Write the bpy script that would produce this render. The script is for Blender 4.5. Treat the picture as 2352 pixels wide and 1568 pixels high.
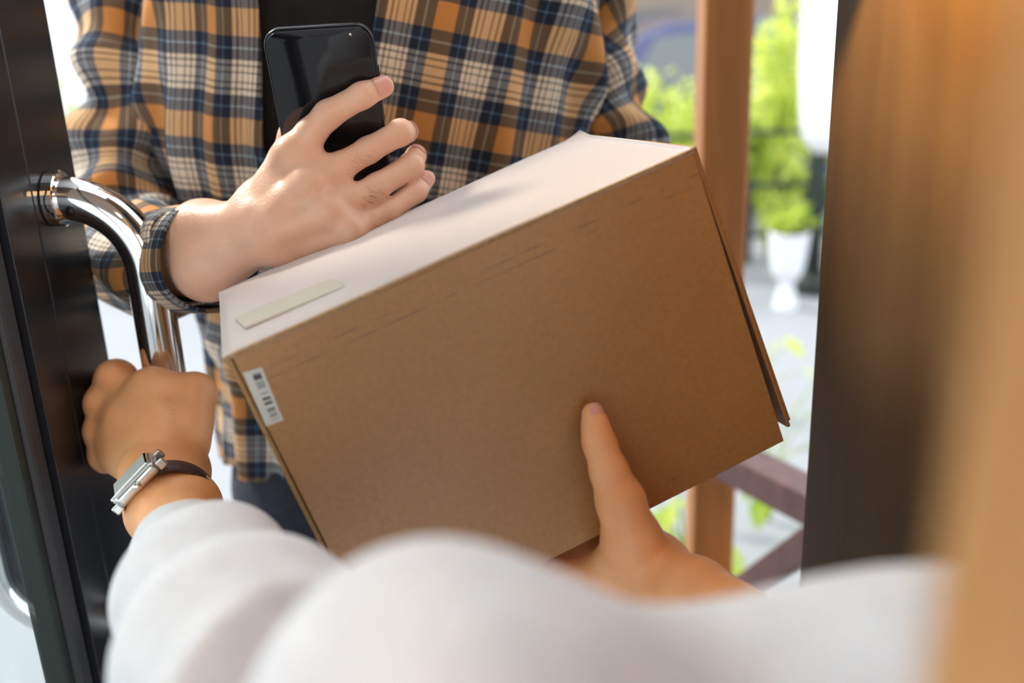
import bpy, bmesh, math, random
import numpy as np
from mathutils import Vector, Matrix

for o in list(bpy.data.objects):
    bpy.data.objects.remove(o)
random.seed(4)
RNG = np.random.default_rng(4)
scene = bpy.context.scene
C = scene.collection

# ------------------------------------------------------------------ camera
F = 2352.0                      # focal length in pixels of the 2352 wide frame
CAM = np.array([0.0, 0.0, 1.3])
_dn = np.array([264.0, 6616.0, 2352.0]); _dn /= np.linalg.norm(_dn)
_Z = -_dn
_Y = np.array([0, 0, 1.0]) - _dn[2] * _dn; _Y /= np.linalg.norm(_Y)
_X = np.cross(_Y, _Z)
WM = np.array([_X, _Y, _Z])     # camera axes (right, down, forward) -> world


def P(u, v, d):
    """world point at distance d along the lens axis"""
    return WM @ np.array([(u - 1176) / F * d, (v - 784) / F * d, d]) + CAM


def J(u, v, d, rpx):
    return (P(u, v, d), rpx * d / F)


cam_data = bpy.data.cameras.new('camera')
cam_data.sensor_width = 36
cam_data.lens = 36.0
cam_data.clip_start = 0.01
cam_data.dof.use_dof = True
cam_data.dof.focus_distance = 0.675
cam_data.dof.aperture_fstop = 3.4
cam = bpy.data.objects.new('camera', cam_data)
C.objects.link(cam)
r_, d_, f_ = WM[:, 0], WM[:, 1], WM[:, 2]
cam.matrix_world = Matrix(((r_[0], -d_[0], -f_[0], CAM[0]),
                           (r_[1], -d_[1], -f_[1], CAM[1]),
                           (r_[2], -d_[2], -f_[2], CAM[2]),
                           (0, 0, 0, 1)))
scene.camera = cam

# ------------------------------------------------------------------ light
world = bpy.data.worlds.new('World')
scene.world = world
world.use_nodes = True
bg = world.node_tree.nodes['Background']
bg.inputs['Color'].default_value = (0.90, 0.95, 1.0, 1)
bg.inputs['Strength'].default_value = 1.8

sun = bpy.data.lights.new('sun', 'SUN')
sun.energy = 3.6
sun.angle = math.radians(12)
sun.color = (1.0, 0.95, 0.86)
sun_o = bpy.data.objects.new('sun', sun)
C.objects.link(sun_o)
sun_o.rotation_euler = Vector((0.75, -0.55, -0.75)).to_track_quat('-Z', 'Y').to_euler()

scene.view_settings.view_transform = 'Standard'
scene.view_settings.look = 'None'
scene.view_settings.exposure = 0.32
scene.view_settings.gamma = 1.0
scene.view_settings.use_curve_mapping = False


# ------------------------------------------------------------------ material helpers
def new_mat(name):
    m = bpy.data.materials.new(name)
    m.use_nodes = True
    nt = m.node_tree
    return m, nt, nt.nodes['Principled BSDF']


def simple(name, col, rough=0.6, metal=0.0, spec=0.5, **kw):
    m, nt, b = new_mat(name)
    b.inputs['Base Color'].default_value = (*col, 1)
    b.inputs['Roughness'].default_value = rough
    b.inputs['Metallic'].default_value = metal
    b.inputs['Specular IOR Level'].default_value = spec
    for k, v in kw.items():
        b.inputs[k.replace('_', ' ')].default_value = v
    return m


def ND(nt, t, **kw):
    n = nt.nodes.new(t)
    for k, v in kw.items():
        setattr(n, k, v)
    return n


def noise_mat(name, c1, c2, scale=20, rough=0.6, bump=0.0, detail=6, spec=0.4, stretch=(1, 1, 1), bump_scale=None, metal=0.0):
    m, nt, b = new_mat(name)
    tc = ND(nt, 'ShaderNodeTexCoord')
    mp = ND(nt, 'ShaderNodeMapping')
    mp.inputs['Scale'].default_value = stretch
    nt.links.new(tc.outputs['Object'], mp.inputs['Vector'])
    n = ND(nt, 'ShaderNodeTexNoise')
    n.inputs['Scale'].default_value = scale
    n.inputs['Detail'].default_value = detail
    nt.links.new(mp.outputs[0], n.inputs['Vector'])
    r = ND(nt, 'ShaderNodeValToRGB')
    r.color_ramp.elements[0].color = (*c1, 1)
    r.color_ramp.elements[1].color = (*c2, 1)
    r.color_ramp.elements[0].position = 0.3
    r.color_ramp.elements[1].position = 0.7
    nt.links.new(n.outputs['Fac'], r.inputs['Fac'])
    nt.links.new(r.outputs['Color'], b.inputs['Base Color'])
    b.inputs['Roughness'].default_value = rough
    b.inputs['Specular IOR Level'].default_value = spec
    b.inputs['Metallic'].default_value = metal
    if bump:
        n2 = ND(nt, 'ShaderNodeTexNoise')
        n2.inputs['Scale'].default_value = bump_scale or scale * 4
        n2.inputs['Detail'].default_value = 4
        nt.links.new(mp.outputs[0], n2.inputs['Vector'])
        bp = ND(nt, 'ShaderNodeBump')
        bp.inputs['Strength'].default_value = bump
        bp.inputs['Distance'].default_value = 0.001
        nt.links.new(n2.outputs['Fac'], bp.inputs['Height'])
        nt.links.new(bp.outputs['Normal'], b.inputs['Normal'])
    return m


def skin_mat(name, c1, c2, sss=0.25, rough=0.42):
    m = noise_mat(name, c1, c2, scale=28, rough=rough, bump=0.28, bump_scale=420, spec=0.45, detail=3)
    b = m.node_tree.nodes['Principled BSDF']
    b.inputs['Subsurface Weight'].default_value = sss
    b.inputs['Subsurface Radius'].default_value = (1.0, 0.35, 0.2)
    b.inputs['Subsurface Scale'].default_value = 0.006
    return m


def plaid_mat(name, pu=0.068, pv=0.088):
    """woven check: warp and weft colours averaged thread by thread"""
    m, nt, b = new_mat(name)
    uv = ND(nt, 'ShaderNodeUVMap')
    uv.uv_map = 'UVMap'
    nz = ND(nt, 'ShaderNodeTexNoise')
    nz.inputs['Scale'].default_value = 9
    nt.links.new(uv.outputs[0], nz.inputs['Vector'])
    sep = ND(nt, 'ShaderNodeSeparateXYZ')
    nt.links.new(uv.outputs[0], sep.inputs[0])
    OR, NV, CR, BL, BK = (0.56, 0.235, 0.062), (0.018, 0.024, 0.042), (0.82, 0.70, 0.55), (0.14, 0.26, 0.38), (0.09, 0.085, 0.08)
    bands = [(0.00, OR), (0.24, NV), (0.34, BL), (0.358, NV), (0.455, CR), (0.50, BK), (0.52, CR), (0.565, BK), (0.58, CR),
             (0.655, BK), (0.67, CR), (0.715, BK), (0.735, CR), (0.775, NV), (0.875, BL), (0.893, NV), (0.99, OR)]
    cols = []
    for axis, per in (('X', pu), ('Y', pv)):
        dv = ND(nt, 'ShaderNodeMath', operation='DIVIDE')
        nt.links.new(sep.outputs[axis], dv.inputs[0])
        dv.inputs[1].default_value = per
        fr = ND(nt, 'ShaderNodeMath', operation='FRACT')
        nt.links.new(dv.outputs[0], fr.inputs[0])
        rp = ND(nt, 'ShaderNodeValToRGB')
        cr = rp.color_ramp
        cr.interpolation = 'CONSTANT'
        while len(cr.elements) < len(bands):
            cr.elements.new(0.5)
        for e, (p, c) in zip(cr.elements, bands):
            e.position = p
            e.color = (c[0] ** .25, c[1] ** .25, c[2] ** .25, 1)
        nt.links.new(fr.outputs[0], rp.inputs['Fac'])
        cols.append(rp)
    mx = ND(nt, 'ShaderNodeMix', data_type='RGBA')
    mx.inputs[0].default_value = 0.5
    nt.links.new(cols[0].outputs['Color'], mx.inputs[6])
    nt.links.new(cols[1].outputs['Color'], mx.inputs[7])
    # twill grain
    wv = ND(nt, 'ShaderNodeTexNoise')
    wv.inputs['Scale'].default_value = 1500
    nt.links.new(uv.outputs[0], wv.inputs['Vector'])
    hv = ND(nt, 'ShaderNodeMapRange')
    hv.inputs['To Min'].default_value = 0.72
    hv.inputs['To Max'].default_value = 1.25
    nt.links.new(wv.outputs['Fac'], hv.inputs['Value'])
    ml = ND(nt, 'ShaderNodeMix', data_type='RGBA', blend_type='MULTIPLY')
    ml.inputs[0].default_value = 1.0
    q1 = ND(nt, 'ShaderNodeVectorMath', operation='MULTIPLY')
    nt.links.new(mx.outputs[2], q1.inputs[0]); nt.links.new(mx.outputs[2], q1.inputs[1])
    q2 = ND(nt, 'ShaderNodeVectorMath', operation='MULTIPLY')
    nt.links.new(q1.outputs[0], q2.inputs[0]); nt.links.new(q1.outputs[0], q2.inputs[1])
    nt.links.new(q2.outputs[0], ml.inputs[6])
    nt.links.new(hv.outputs[0], ml.inputs[7])
    nt.links.new(ml.outputs[2], b.inputs['Base Color'])
    b.inputs['Roughness'].default_value = 0.85
    b.inputs['Specular IOR Level'].default_value = 0.2
    b.inputs['Sheen Weight'].default_value = 0.06
    bp = ND(nt, 'ShaderNodeBump')
    bp.inputs['Strength'].default_value = 0.25
    bp.inputs['Distance'].default_value = 0.0005
    nt.links.new(wv.outputs['Fac'], bp.inputs['Height'])
    nt.links.new(bp.outputs['Normal'], b.inputs['Normal'])
    return m


# ------------------------------------------------------------------ mesh helpers
def put(name, me, mat, parent=None):
    o = bpy.data.objects.new(name, me)
    C.objects.link(o)
    if mat:
        me.materials.append(mat)
    if parent is not None:
        o.parent = parent
        o.matrix_parent_inverse = parent.matrix_world.inverted()
    return o


def mesh_from(verts, faces, smooth=True, uvs=None):
    me = bpy.data.meshes.new('mesh')
    me.from_pydata([tuple(v) for v in verts], [], faces)
    if smooth:
        me.polygons.foreach_set('use_smooth', [True] * len(me.polygons))
    if uvs is not None:
        ul = me.uv_layers.new(name='UVMap')
        idx = np.empty(len(me.loops), dtype=np.int32)
        me.loops.foreach_get('vertex_index', idx)
        ul.data.foreach_set('uv', np.asarray(uvs, dtype=np.float32)[idx].ravel())
    me.update()
    return me


def empty(name, loc, label, cat, group=None):
    o = bpy.data.objects.new(name, None)
    C.objects.link(o)
    o.location = tuple(loc)
    bpy.context.view_layer.update()
    return tag(o, label, cat, group)


def tag(o, label, cat, group=None):
    o['label'] = label
    o['category'] = cat
    if group:
        o['group'] = group
    return o


def structure(o, label=None):
    o['kind'] = 'structure'
    if label:
        o['label'] = label
    return o


def box_mesh(lo, hi, bevel=0.0, seg=2, frame=None):
    """box lo..hi, mapped through frame(x,y,z)->world if given"""
    bm = bmesh.new()
    bmesh.ops.create_cube(bm, size=1)
    lo = np.array(lo, float); hi = np.array(hi, float)
    for v in bm.verts:
        c = (lo + hi) / 2 + np.array(v.co) * (hi - lo)
        v.co = c
    if bevel:
        bmesh.ops.bevel(bm, geom=list(bm.edges), offset=bevel, segments=seg, affect='EDGES', profile=0.5)
    if frame:
        for v in bm.verts:
            v.co = frame(*v.co)
    bmesh.ops.recalc_face_normals(bm, faces=bm.faces)
    me = bpy.data.meshes.new('mesh')
    bm.to_mesh(me)
    bm.free()
    return me


def frames(pts):
    pts = np.array(pts, float)
    t = np.gradient(pts, axis=0)
    t /= np.linalg.norm(t, axis=1)[:, None]
    ref = np.array([0, 0, 1.0]) if abs(t[0][2]) < 0.9 else np.array([0, 1.0, 0])
    n = ref - t[0] * (ref @ t[0]); n /= np.linalg.norm(n)
    N = [n]
    for i in range(1, len(pts)):
        n = N[-1] - t[i] * (N[-1] @ t[i]); n /= np.linalg.norm(n)
        N.append(n)
    N = np.array(N)
    return pts, t, N, np.cross(t, N)


def spline(ctrl, n):
    """Catmull-Rom through the control rows"""
    c = np.array(ctrl, float)
    c = np.vstack([2 * c[0] - c[1], c, 2 * c[-1] - c[-2]])
    out = []
    m = len(c) - 3
    for q in np.linspace(0, m, n):
        i = min(int(q), m - 1); s = q - i
        p0, p1, p2, p3 = c[i:i + 4]
        out.append(0.5 * ((2 * p1) + (-p0 + p2) * s + (2 * p0 - 5 * p1 + 4 * p2 - p3) * s * s + (-p0 + 3 * p1 - 3 * p2 + p3) * s ** 3))
    return np.array(out)


def tube(ctrl, n=40, seg=24, caps=True, flat=1.0, disp=None, uvo=(0, 0), twist=0.0, bias=0.0):
    """ctrl rows: x y z r"""
    cc = spline(ctrl, n)
    pts, T, N, B = frames(cc[:, :3])
    R = cc[:, 3]
    L = np.r_[0, np.cumsum(np.linalg.norm(np.diff(pts, axis=0), axis=1))]
    V, U, Fc = [], [], []
    rm = float(np.mean(R))
    for i in range(n):
        for j in range(seg + 1):
            a = 2 * math.pi * j / seg + twist
            r = R[i]
            if disp:
                r = r + disp(L[i], a, L[-1])
            V.append(pts[i] + N[i] * math.cos(a) * r + B[i] * math.sin(a) * r * flat)
            ua, va = j / seg * 2 * math.pi * rm, L[i]
            U.append((uvo[0] + ua * math.cos(bias) + va * math.sin(bias), uvo[1] + va * math.cos(bias) - ua * math.sin(bias)))
    for i in range(n - 1):
        for j in range(seg):
            a = i * (seg + 1) + j
            Fc.append((a, a + 1, a + seg + 2, a + seg + 1))
    if caps:
        for i, order in ((0, 1), (n - 1, -1)):
            k = len(V); V.append(pts[i]); U.append(U[i * (seg + 1)])
            for j in range(seg):
                a = i * (seg + 1) + j
                Fc.append((k, a + 1, a) if order == 1 else (k, a, a + 1))
    me = mesh_from(V, Fc, True, U)
    bm = bmesh.new(); bm.from_mesh(me)
    bmesh.ops.remove_doubles(bm, verts=bm.verts, dist=1e-6)
    bmesh.ops.recalc_face_normals(bm, faces=bm.faces)
    bm.to_mesh(me); bm.free()
    me.polygons.foreach_set('use_smooth', [True] * len(me.polygons))
    return me


def solidify(o, t, offset=-1):
    md = o.modifiers.new('thickness', 'SOLIDIFY')
    md.thickness = t
    md.offset = offset
    return o


# ------------------------------------------------------------------ implicit bodies (smooth blended tapered limbs)
def smin(a, b, k):
    h = np.maximum(k - np.abs(a - b), 0) / k
    return np.minimum(a, b) - h * h * k * 0.25


def cone(Pt, a, b, ra, rb):
    a = np.asarray(a, np.float32); b = np.asarray(b, np.float32)
    ba = b - a
    q = float(ba @ ba) + 1e-12
    px, py, pz = Pt[0] - a[0], Pt[1] - a[1], Pt[2] - a[2]
    h = np.clip((px * ba[0] + py * ba[1] + pz * ba[2]) / q, 0, 1)
    dx, dy, dz = px - h * ba[0], py - h * ba[1], pz - h * ba[2]
    return np.sqrt(dx * dx + dy * dy + dz * dz) - (ra + (rb - ra) * h)


def chain_field(Pt, ch, k=0.004):
    d = None
    for (a, ra), (b, rb) in zip(ch[:-1], ch[1:]):
        c = cone(Pt, a, b, ra, rb)
        d = c if d is None else smin(d, c, k)
    return d


def grid_for(prims, h, pad=0.012):
    pts = np.array([p for p, r in prims]); rs = np.array([r for p, r in prims])
    lo = (pts - rs[:, None]).min(0) - pad
    hi = (pts + rs[:, None]).max(0) + pad
    n = np.ceil((hi - lo) / h).astype(int) + 1
    ax = [np.arange(n[i], dtype=np.float32) * h + np.float32(lo[i]) for i in range(3)]
    return lo, np.meshgrid(*ax, indexing='ij', sparse=True)


def surface_net(f, lo, h):
    s = f < 0
    nx, ny, nz = f.shape
    acc = np.zeros((nx - 1, ny - 1, nz - 1, 3), np.float32)
    cnt = np.zeros((nx - 1, ny - 1, nz - 1), np.float32)
    sl = lambda o, n: slice(o, n - 1 + o)
    for axis in range(3):
        others = [a for a in range(3) if a != axis]
        for o1 in (0, 1):
            for o2 in (0, 1):
                o = [0, 0, 0]; o[others[0]] = o1; o[others[1]] = o2
                q = list(o); q[axis] = 1
                A = f[sl(o[0], nx), sl(o[1], ny), sl(o[2], nz)]
                B = f[sl(q[0], nx), sl(q[1], ny), sl(q[2], nz)]
                m = (A < 0) != (B < 0)
                t = np.where(m, A / np.where(m, A - B, 1), 0)
                cnt += m
                acc[..., axis] += t * m
                acc[..., others[0]] += o1 * m
                acc[..., others[1]] += o2 * m
    act = cnt > 0
    idx = -np.ones(act.shape, np.int64)
    n = int(act.sum())
    idx[act] = np.arange(n)
    cell = np.argwhere(act)
    V = (cell + acc[act] / cnt[act][:, None]) * h + lo
    Q = []
    for axis in range(3):
        o = [0, 0, 0]; o[axis] = 1
        A = s[:nx - o[0], :ny - o[1], :nz - o[2]]
        B = s[o[0]:, o[1]:, o[2]:]
        e = np.argwhere(A != B)
        b, c = [(1, 2), (2, 0), (0, 1)][axis]
        ok = (e[:, b] > 0) & (e[:, c] > 0)
        e = e[ok]
        flip = A[e[:, 0], e[:, 1], e[:, 2]]
        db = np.eye(3, dtype=int)[b]; dc = np.eye(3, dtype=int)[c]
        g = lambda x: idx[x[:, 0], x[:, 1], x[:, 2]]
        q = np.stack([g(e - db - dc), g(e - dc), g(e), g(e - db)], 1)
        q[~flip] = q[~flip][:, ::-1]
        Q.append(q)
    return V, np.vstack(Q)


def mesh_field(f, lo, h, relax=2):
    V, Q = surface_net(f, lo, h)
    # light Laplacian relaxation removes the voxel stepping
    e = np.vstack([Q[:, [0, 1]], Q[:, [1, 2]], Q[:, [2, 3]], Q[:, [3, 0]]])
    for lam in [0.5, -0.52] * relax:
        s = np.zeros_like(V); c = np.zeros(len(V))
        np.add.at(s, e[:, 0], V[e[:, 1]]); np.add.at(c, e[:, 0], 1)
        V = V + lam * (s / np.maximum(c, 1)[:, None] - V)
    return V, Q


def hand_field(palm, fingers, extra_bumps=(), h=0.0013, k_palm=0.010, k_join=0.006, k_web=0.0015, dents=()):
    prims = [x for seg in palm for x in seg] + [x for ch in fingers for x in ch]
    lo, Pt = grid_for(prims, h)
    d = None
    for (a, ra), (b, rb) in palm:
        c = cone(Pt, a, b, ra, rb)
        d = c if d is None else smin(d, c, k_palm)
    fd = None
    for ch in fingers:
        c = chain_field(Pt, ch)
        fd = c if fd is None else smin(fd, c, k_web)
    if fd is not None:
        d = smin(d, fd, k_join)
    for (a, ra), (b, rb), k in extra_bumps:
        d = smin(d, cone(Pt, a, b, ra, rb), k)
    for (a, ra), (b, rb), k in dents:
        c = -cone(Pt, a, b, ra, rb)
        d = -smin(-d, -c, k)
    return d, lo, h


def join_vq(parts):
    Vs, Qs, n = [], [], 0
    for V, Q in parts:
        Vs.append(V); Qs.append(Q + n); n += len(V)
    return np.vstack(Vs), np.vstack(Qs)


def nail(tip, dip, rt, rd, nrm, length, half=0.95, off=0.0007, shift=0.0):
    """curved nail plate on the back of a fingertip"""
    tip = np.array(tip); dip = np.array(dip)
    ax = tip - dip; L = np.linalg.norm(ax); ax /= L
    n = np.array(nrm, float); n -= ax * (n @ ax); n /= np.linalg.norm(n)
    s = np.cross(ax, n)
    V, Fc = [], []
    NU, NV = 9, 9
    for i in range(NU):
        q = i / (NU - 1)
        t = L - length * 0.62 + length * q + shift
        for j in range(NV):
            w = (j / (NV - 1) * 2 - 1)
            # rounded outline
            lim = half * (1 - 0.35 * max(0, (q - 0.6) / 0.4) ** 2 - 0.22 * max(0, (0.3 - q) / 0.3) ** 2)
            a = w * lim
            if t <= L:
                r = rd + (rt - rd) * (t / L); c = t
            else:
                r = math.sqrt(max(rt * rt - (t - L) ** 2 * 0.8, (0.45 * rt) ** 2)); c = t
            r += off
            V.append(dip + ax * c + (n * math.cos(a) + s * math.sin(a)) * r)
    for i in range(NU - 1):
        for j in range(NV - 1):
            a = i * NV + j
            Fc.append((a, a + 1, a + NV + 1, a + NV))
    return mesh_from(V, Fc)

# ------------------------------------------------------------------ materials
M = {}
M['plaid'] = plaid_mat('plaid_flannel')
M['skin_man'] = skin_mat('skin_pale', (0.71, 0.41, 0.275), (0.80, 0.50, 0.36))
M['skin_woman'] = skin_mat('skin_tan', (0.82, 0.37, 0.155), (0.89, 0.46, 0.22))
M['nail'] = simple('nail', (0.70, 0.36, 0.29), 0.22, 0, 0.5)
M['black_cloth'] = noise_mat('black_jersey', (0.008, 0.008, 0.009), (0.014, 0.014, 0.015), 60, 0.9, 0.3)
M['denim'] = noise_mat('dark_trouser_cloth', (0.010, 0.013, 0.022), (0.02, 0.024, 0.035), 90, 0.85, 0.3)
M['knit'] = noise_mat('white_knit', (0.62, 0.62, 0.65), (0.69, 0.69, 0.72), 60, 0.9, 0.6, bump_scale=500, spec=0.2)
M['knit'].node_tree.nodes['Principled BSDF'].inputs['Subsurface Weight'].default_value = 0.15
M['knit'].node_tree.nodes['Principled BSDF'].inputs['Subsurface Radius'].default_value = (1, 0.6, 0.5)
M['knit'].node_tree.nodes['Principled BSDF'].inputs['Subsurface Scale'].default_value = 0.01
M['hair'] = noise_mat('brown_hair', (0.50, 0.235, 0.08), (0.66, 0.34, 0.125), 9, 0.5, 0.5, stretch=(40, 40, 1.0), bump_scale=60)
M['chrome'] = simple('chrome', (0.78, 0.78, 0.78), 0.06, 1.0)
M['steel'] = simple('steel', (0.6, 0.6, 0.58), 0.22, 1.0)
M['screw'] = simple('dark_screw', (0.02, 0.02, 0.02), 0.4, 0.5)
M['door'] = simple('dark_door_paint', (0.012, 0.013, 0.017), 0.28, 0, 0.45)
M['door_grey'] = simple('grey_bead', (0.04, 0.042, 0.048), 0.5, 0, 0.4)
M['leather'] = noise_mat('dark_brown_leather', (0.035, 0.015, 0.012), (0.06, 0.028, 0.02), 150, 0.5, 0.3)
M['wood'] = noise_mat('brown_timber', (0.26, 0.096, 0.022), (0.36, 0.138, 0.034), 5, 0.5, 0.2, stretch=(14, 14, 1))
M['rail_wood'] = noise_mat('red_brown_timber', (0.085, 0.045, 0.042), (0.125, 0.066, 0.060), 6, 0.45, 0.2, stretch=(9, 9, 2))
M['jamb'] = noise_mat('dark_stained_panel', (0.046, 0.028, 0.013), (0.058, 0.036, 0.017), 4, 0.6, 0.1, spec=0.08, stretch=(8, 8, 0.6))
M['concrete'] = noise_mat('pale_paving', (0.26, 0.275, 0.30), (0.30, 0.315, 0.34), 1.2, 0.7)
M['asphalt'] = noise_mat('pale_road', (0.20, 0.20, 0.21), (0.26, 0.255, 0.26), 2, 0.85)
M['plaster'] = noise_mat('beige_render', (0.27, 0.215, 0.175), (0.31, 0.25, 0.205), 2, 0.9)
M['iron'] = simple('dark_green_iron', (0.03, 0.04, 0.035), 0.5, 0.4)
M['white_cloth'] = simple('white_canvas', (0.86, 0.86, 0.88), 0.8)
M['white_pot'] = simple('white_glaze', (0.80, 0.82, 0.86), 0.35)
M['soil'] = simple('soil', (0.05, 0.035, 0.025), 0.95)
M['car_blue'] = simple('blue_car_paint', (0.045, 0.055, 0.16), 0.16, 0.2, 0.5, Coat_Weight=0.8)
M['car_glass'] = simple('car_glass', (0.16, 0.18, 0.18), 0.06, 0.0, 0.5)
M['rubber'] = simple('tyre_rubber', (0.02, 0.02, 0.02), 0.85)
M['phone_glass'] = simple('phone_glass', (0.006, 0.006, 0.008), 0.05, 0, 0.5)
M['phone_frame'] = simple('phone_frame', (0.02, 0.022, 0.026), 0.25, 0.85)


def leaf_mat(name, c1, c2):
    m, nt, b = new_mat(name)
    tc = ND(nt, 'ShaderNodeTexCoord')
    n = ND(nt, 'ShaderNodeTexNoise')
    n.inputs['Scale'].default_value = 7
    nt.links.new(tc.outputs['Object'], n.inputs['Vector'])
    r = ND(nt, 'ShaderNodeValToRGB')
    r.color_ramp.elements[0].color = (*c1, 1); r.color_ramp.elements[0].position = .35
    r.color_ramp.elements[1].color = (*c2, 1); r.color_ramp.elements[1].position = .65
    nt.links.new(n.outputs['Fac'], r.inputs['Fac'])
    nt.links.new(r.outputs['Color'], b.inputs['Base Color'])
    b.inputs['Roughness'].default_value = 0.45
    tr = ND(nt, 'ShaderNodeBsdfTranslucent')
    nt.links.new(r.outputs['Color'], tr.inputs['Color'])
    mx = ND(nt, 'ShaderNodeMixShader')
    mx.inputs[0].default_value = 0.5
    nt.links.new(b.outputs[0], mx.inputs[1]); nt.links.new(tr.outputs[0], mx.inputs[2])
    nt.links.new(mx.outputs[0], nt.nodes['Material Output'].inputs['Surface'])
    return m


M['leaf_lime'] = leaf_mat('lime_leaf', (0.48, 0.58, 0.05), (0.80, 0.86, 0.28))
M['leaf_green'] = leaf_mat('green_leaf', (0.26, 0.40, 0.03), (0.55, 0.64, 0.10))
M['leaf_deep'] = leaf_mat('deep_leaf', (0.08, 0.18, 0.02), (0.30, 0.42, 0.05))


def glass_mat():
    m, nt, b = new_mat('door_glass')
    b.inputs['Base Color'].default_value = (0.90, 0.97, 0.95, 1)
    b.inputs['Roughness'].default_value = 0.0
    b.inputs['IOR'].default_value = 1.2
    b.inputs['Transmission Weight'].default_value = 1.0
    return m


M['glass'] = glass_mat()


def cardboard_mat(name='kraft_cardboard', gloss=False):
    m, nt, b = new_mat(name)
    tc = ND(nt, 'ShaderNodeTexCoord')
    n = ND(nt, 'ShaderNodeTexNoise'); n.inputs['Scale'].default_value = 260; n.inputs['Detail'].default_value = 6
    n.inputs['Roughness'].default_value = 0.7
    nt.links.new(tc.outputs['Object'], n.inputs['Vector'])
    r = ND(nt, 'ShaderNodeValToRGB')
    r.color_ramp.elements[0].color = (0.325, 0.150, 0.044, 1); r.color_ramp.elements[0].position = 0.3
    r.color_ramp.elements[1].color = (0.405, 0.196, 0.062, 1); r.color_ramp.elements[1].position = 0.7
    nt.links.new(n.outputs['Fac'], r.inputs['Fac'])
    n3 = ND(nt, 'ShaderNodeTexNoise'); n3.inputs['Scale'].default_value = 9
    nt.links.new(tc.outputs['Object'], n3.inputs['Vector'])
    mr0 = ND(nt, 'ShaderNodeMapRange'); mr0.inputs['To Min'].default_value = 0.86; mr0.inputs['To Max'].default_value = 1.14
    nt.links.new(n3.outputs['Fac'], mr0.inputs['Value'])
    mm = ND(nt, 'ShaderNodeMix', data_type='RGBA', blend_type='MULTIPLY'); mm.inputs[0].default_value = 1
    nt.links.new(r.outputs['Color'], mm.inputs[6]); nt.links.new(mr0.outputs[0], mm.inputs[7])
    # scuff streaks parallel to the upper edge of the front panel
    sep = ND(nt, 'ShaderNodeSeparateXYZ'); nt.links.new(tc.outputs['Object'], sep.inputs[0])
    mp = ND(nt, 'ShaderNodeMapping'); mp.inputs['Scale'].default_value = (55, 260, 55)
    nt.links.new(tc.outputs['Object'], mp.inputs['Vector'])
    ns = ND(nt, 'ShaderNodeTexNoise'); ns.inputs['Scale'].default_value = 1.0; ns.inputs['Detail'].default_value = 5
    nt.links.new(mp.outputs[0], ns.inputs['Vector'])
    total = None
    for y0, wdt, thr in ((0.0150, 0.0011, 0.48), (0.0205, 0.0010, 0.46), (0.0290, 0.0007, 0.60), (0.184, 0.0012, 0.55), (0.178, 0.0008, 0.6)):
        sb = ND(nt, 'ShaderNodeMath', operation='SUBTRACT'); nt.links.new(sep.outputs['Y'], sb.inputs[0]); sb.inputs[1].default_value = y0
        ab = ND(nt, 'ShaderNodeMath', operation='ABSOLUTE'); nt.links.new(sb.outputs[0], ab.inputs[0])
        rg = ND(nt, 'ShaderNodeMapRange'); rg.inputs['From Min'].default_value = 0.0; rg.inputs['From Max'].default_value = wdt
        rg.inputs['To Min'].default_value = 1; rg.inputs['To Max'].default_value = 0
        nt.links.new(ab.outputs[0], rg.inputs['Value'])
        gt = ND(nt, 'ShaderNodeMapRange'); gt.inputs['From Min'].default_value = thr; gt.inputs['From Max'].default_value = thr + 0.12
        nt.links.new(ns.outputs['Fac'], gt.inputs['Value'])
        ml = ND(nt, 'ShaderNodeMath', operation='MULTIPLY'); nt.links.new(rg.outputs[0], ml.inputs[0]); nt.links.new(gt.outputs[0], ml.inputs[1])
        if total is None:
            total = ml
        else:
            ad = ND(nt, 'ShaderNodeMath', operation='MAXIMUM'); nt.links.new(total.outputs[0], ad.inputs[0]); nt.links.new(ml.outputs[0], ad.inputs[1]); total = ad
    # only on the front face (low local z)
    lz = ND(nt, 'ShaderNodeMath', operation='LESS_THAN'); nt.links.new(sep.outputs['Z'], lz.inputs[0]); lz.inputs[1].default_value = 0.002
    fm = ND(nt, 'ShaderNodeMath', operation='MULTIPLY'); nt.links.new(total.outputs[0], fm.inputs[0]); nt.links.new(lz.outputs[0], fm.inputs[1])
    f2 = ND(nt, 'ShaderNodeMath', operation='MULTIPLY'); nt.links.new(fm.outputs[0], f2.inputs[0]); f2.inputs[1].default_value = 0.6
    dk = ND(nt, 'ShaderNodeMix', data_type='RGBA'); dk.inputs[7].default_value = (0.11, 0.06, 0.03, 1)
    nt.links.new(f2.outputs[0], dk.inputs[0]); nt.links.new(mm.outputs[2], dk.inputs[6])
    nt.links.new(dk.outputs[2], b.inputs['Base Color'])
    b.inputs['Roughness'].default_value = 0.45
    b.inputs['Specular IOR Level'].default_value = 0.6
    b.inputs['Coat Weight'].default_value = 0.15
    b.inputs['Coat Roughness'].default_value = 0.36
    b.inputs['Coat IOR'].default_value = 1.6
    b.inputs['Sheen Weight'].default_value = 0.25
    b.inputs['Sheen Roughness'].default_value = 0.36
    b.inputs['Sheen Tint'].default_value = (1, 0.97, 0.96, 1)
    if gloss:                       # coat and bluish sheen raised to imitate white daylight glare on the lid
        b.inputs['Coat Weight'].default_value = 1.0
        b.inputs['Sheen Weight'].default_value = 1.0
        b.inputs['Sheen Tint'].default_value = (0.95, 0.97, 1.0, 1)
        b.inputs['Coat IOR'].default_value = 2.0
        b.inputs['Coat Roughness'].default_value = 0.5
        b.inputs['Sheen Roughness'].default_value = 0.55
    bp = ND(nt, 'ShaderNodeBump'); bp.inputs['Strength'].default_value = 0.12; bp.inputs['Distance'].default_value = 0.0006
    nt.links.new(n.outputs['Fac'], bp.inputs['Height']); nt.links.new(bp.outputs['Normal'], b.inputs['Normal'])
    return m


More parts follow.
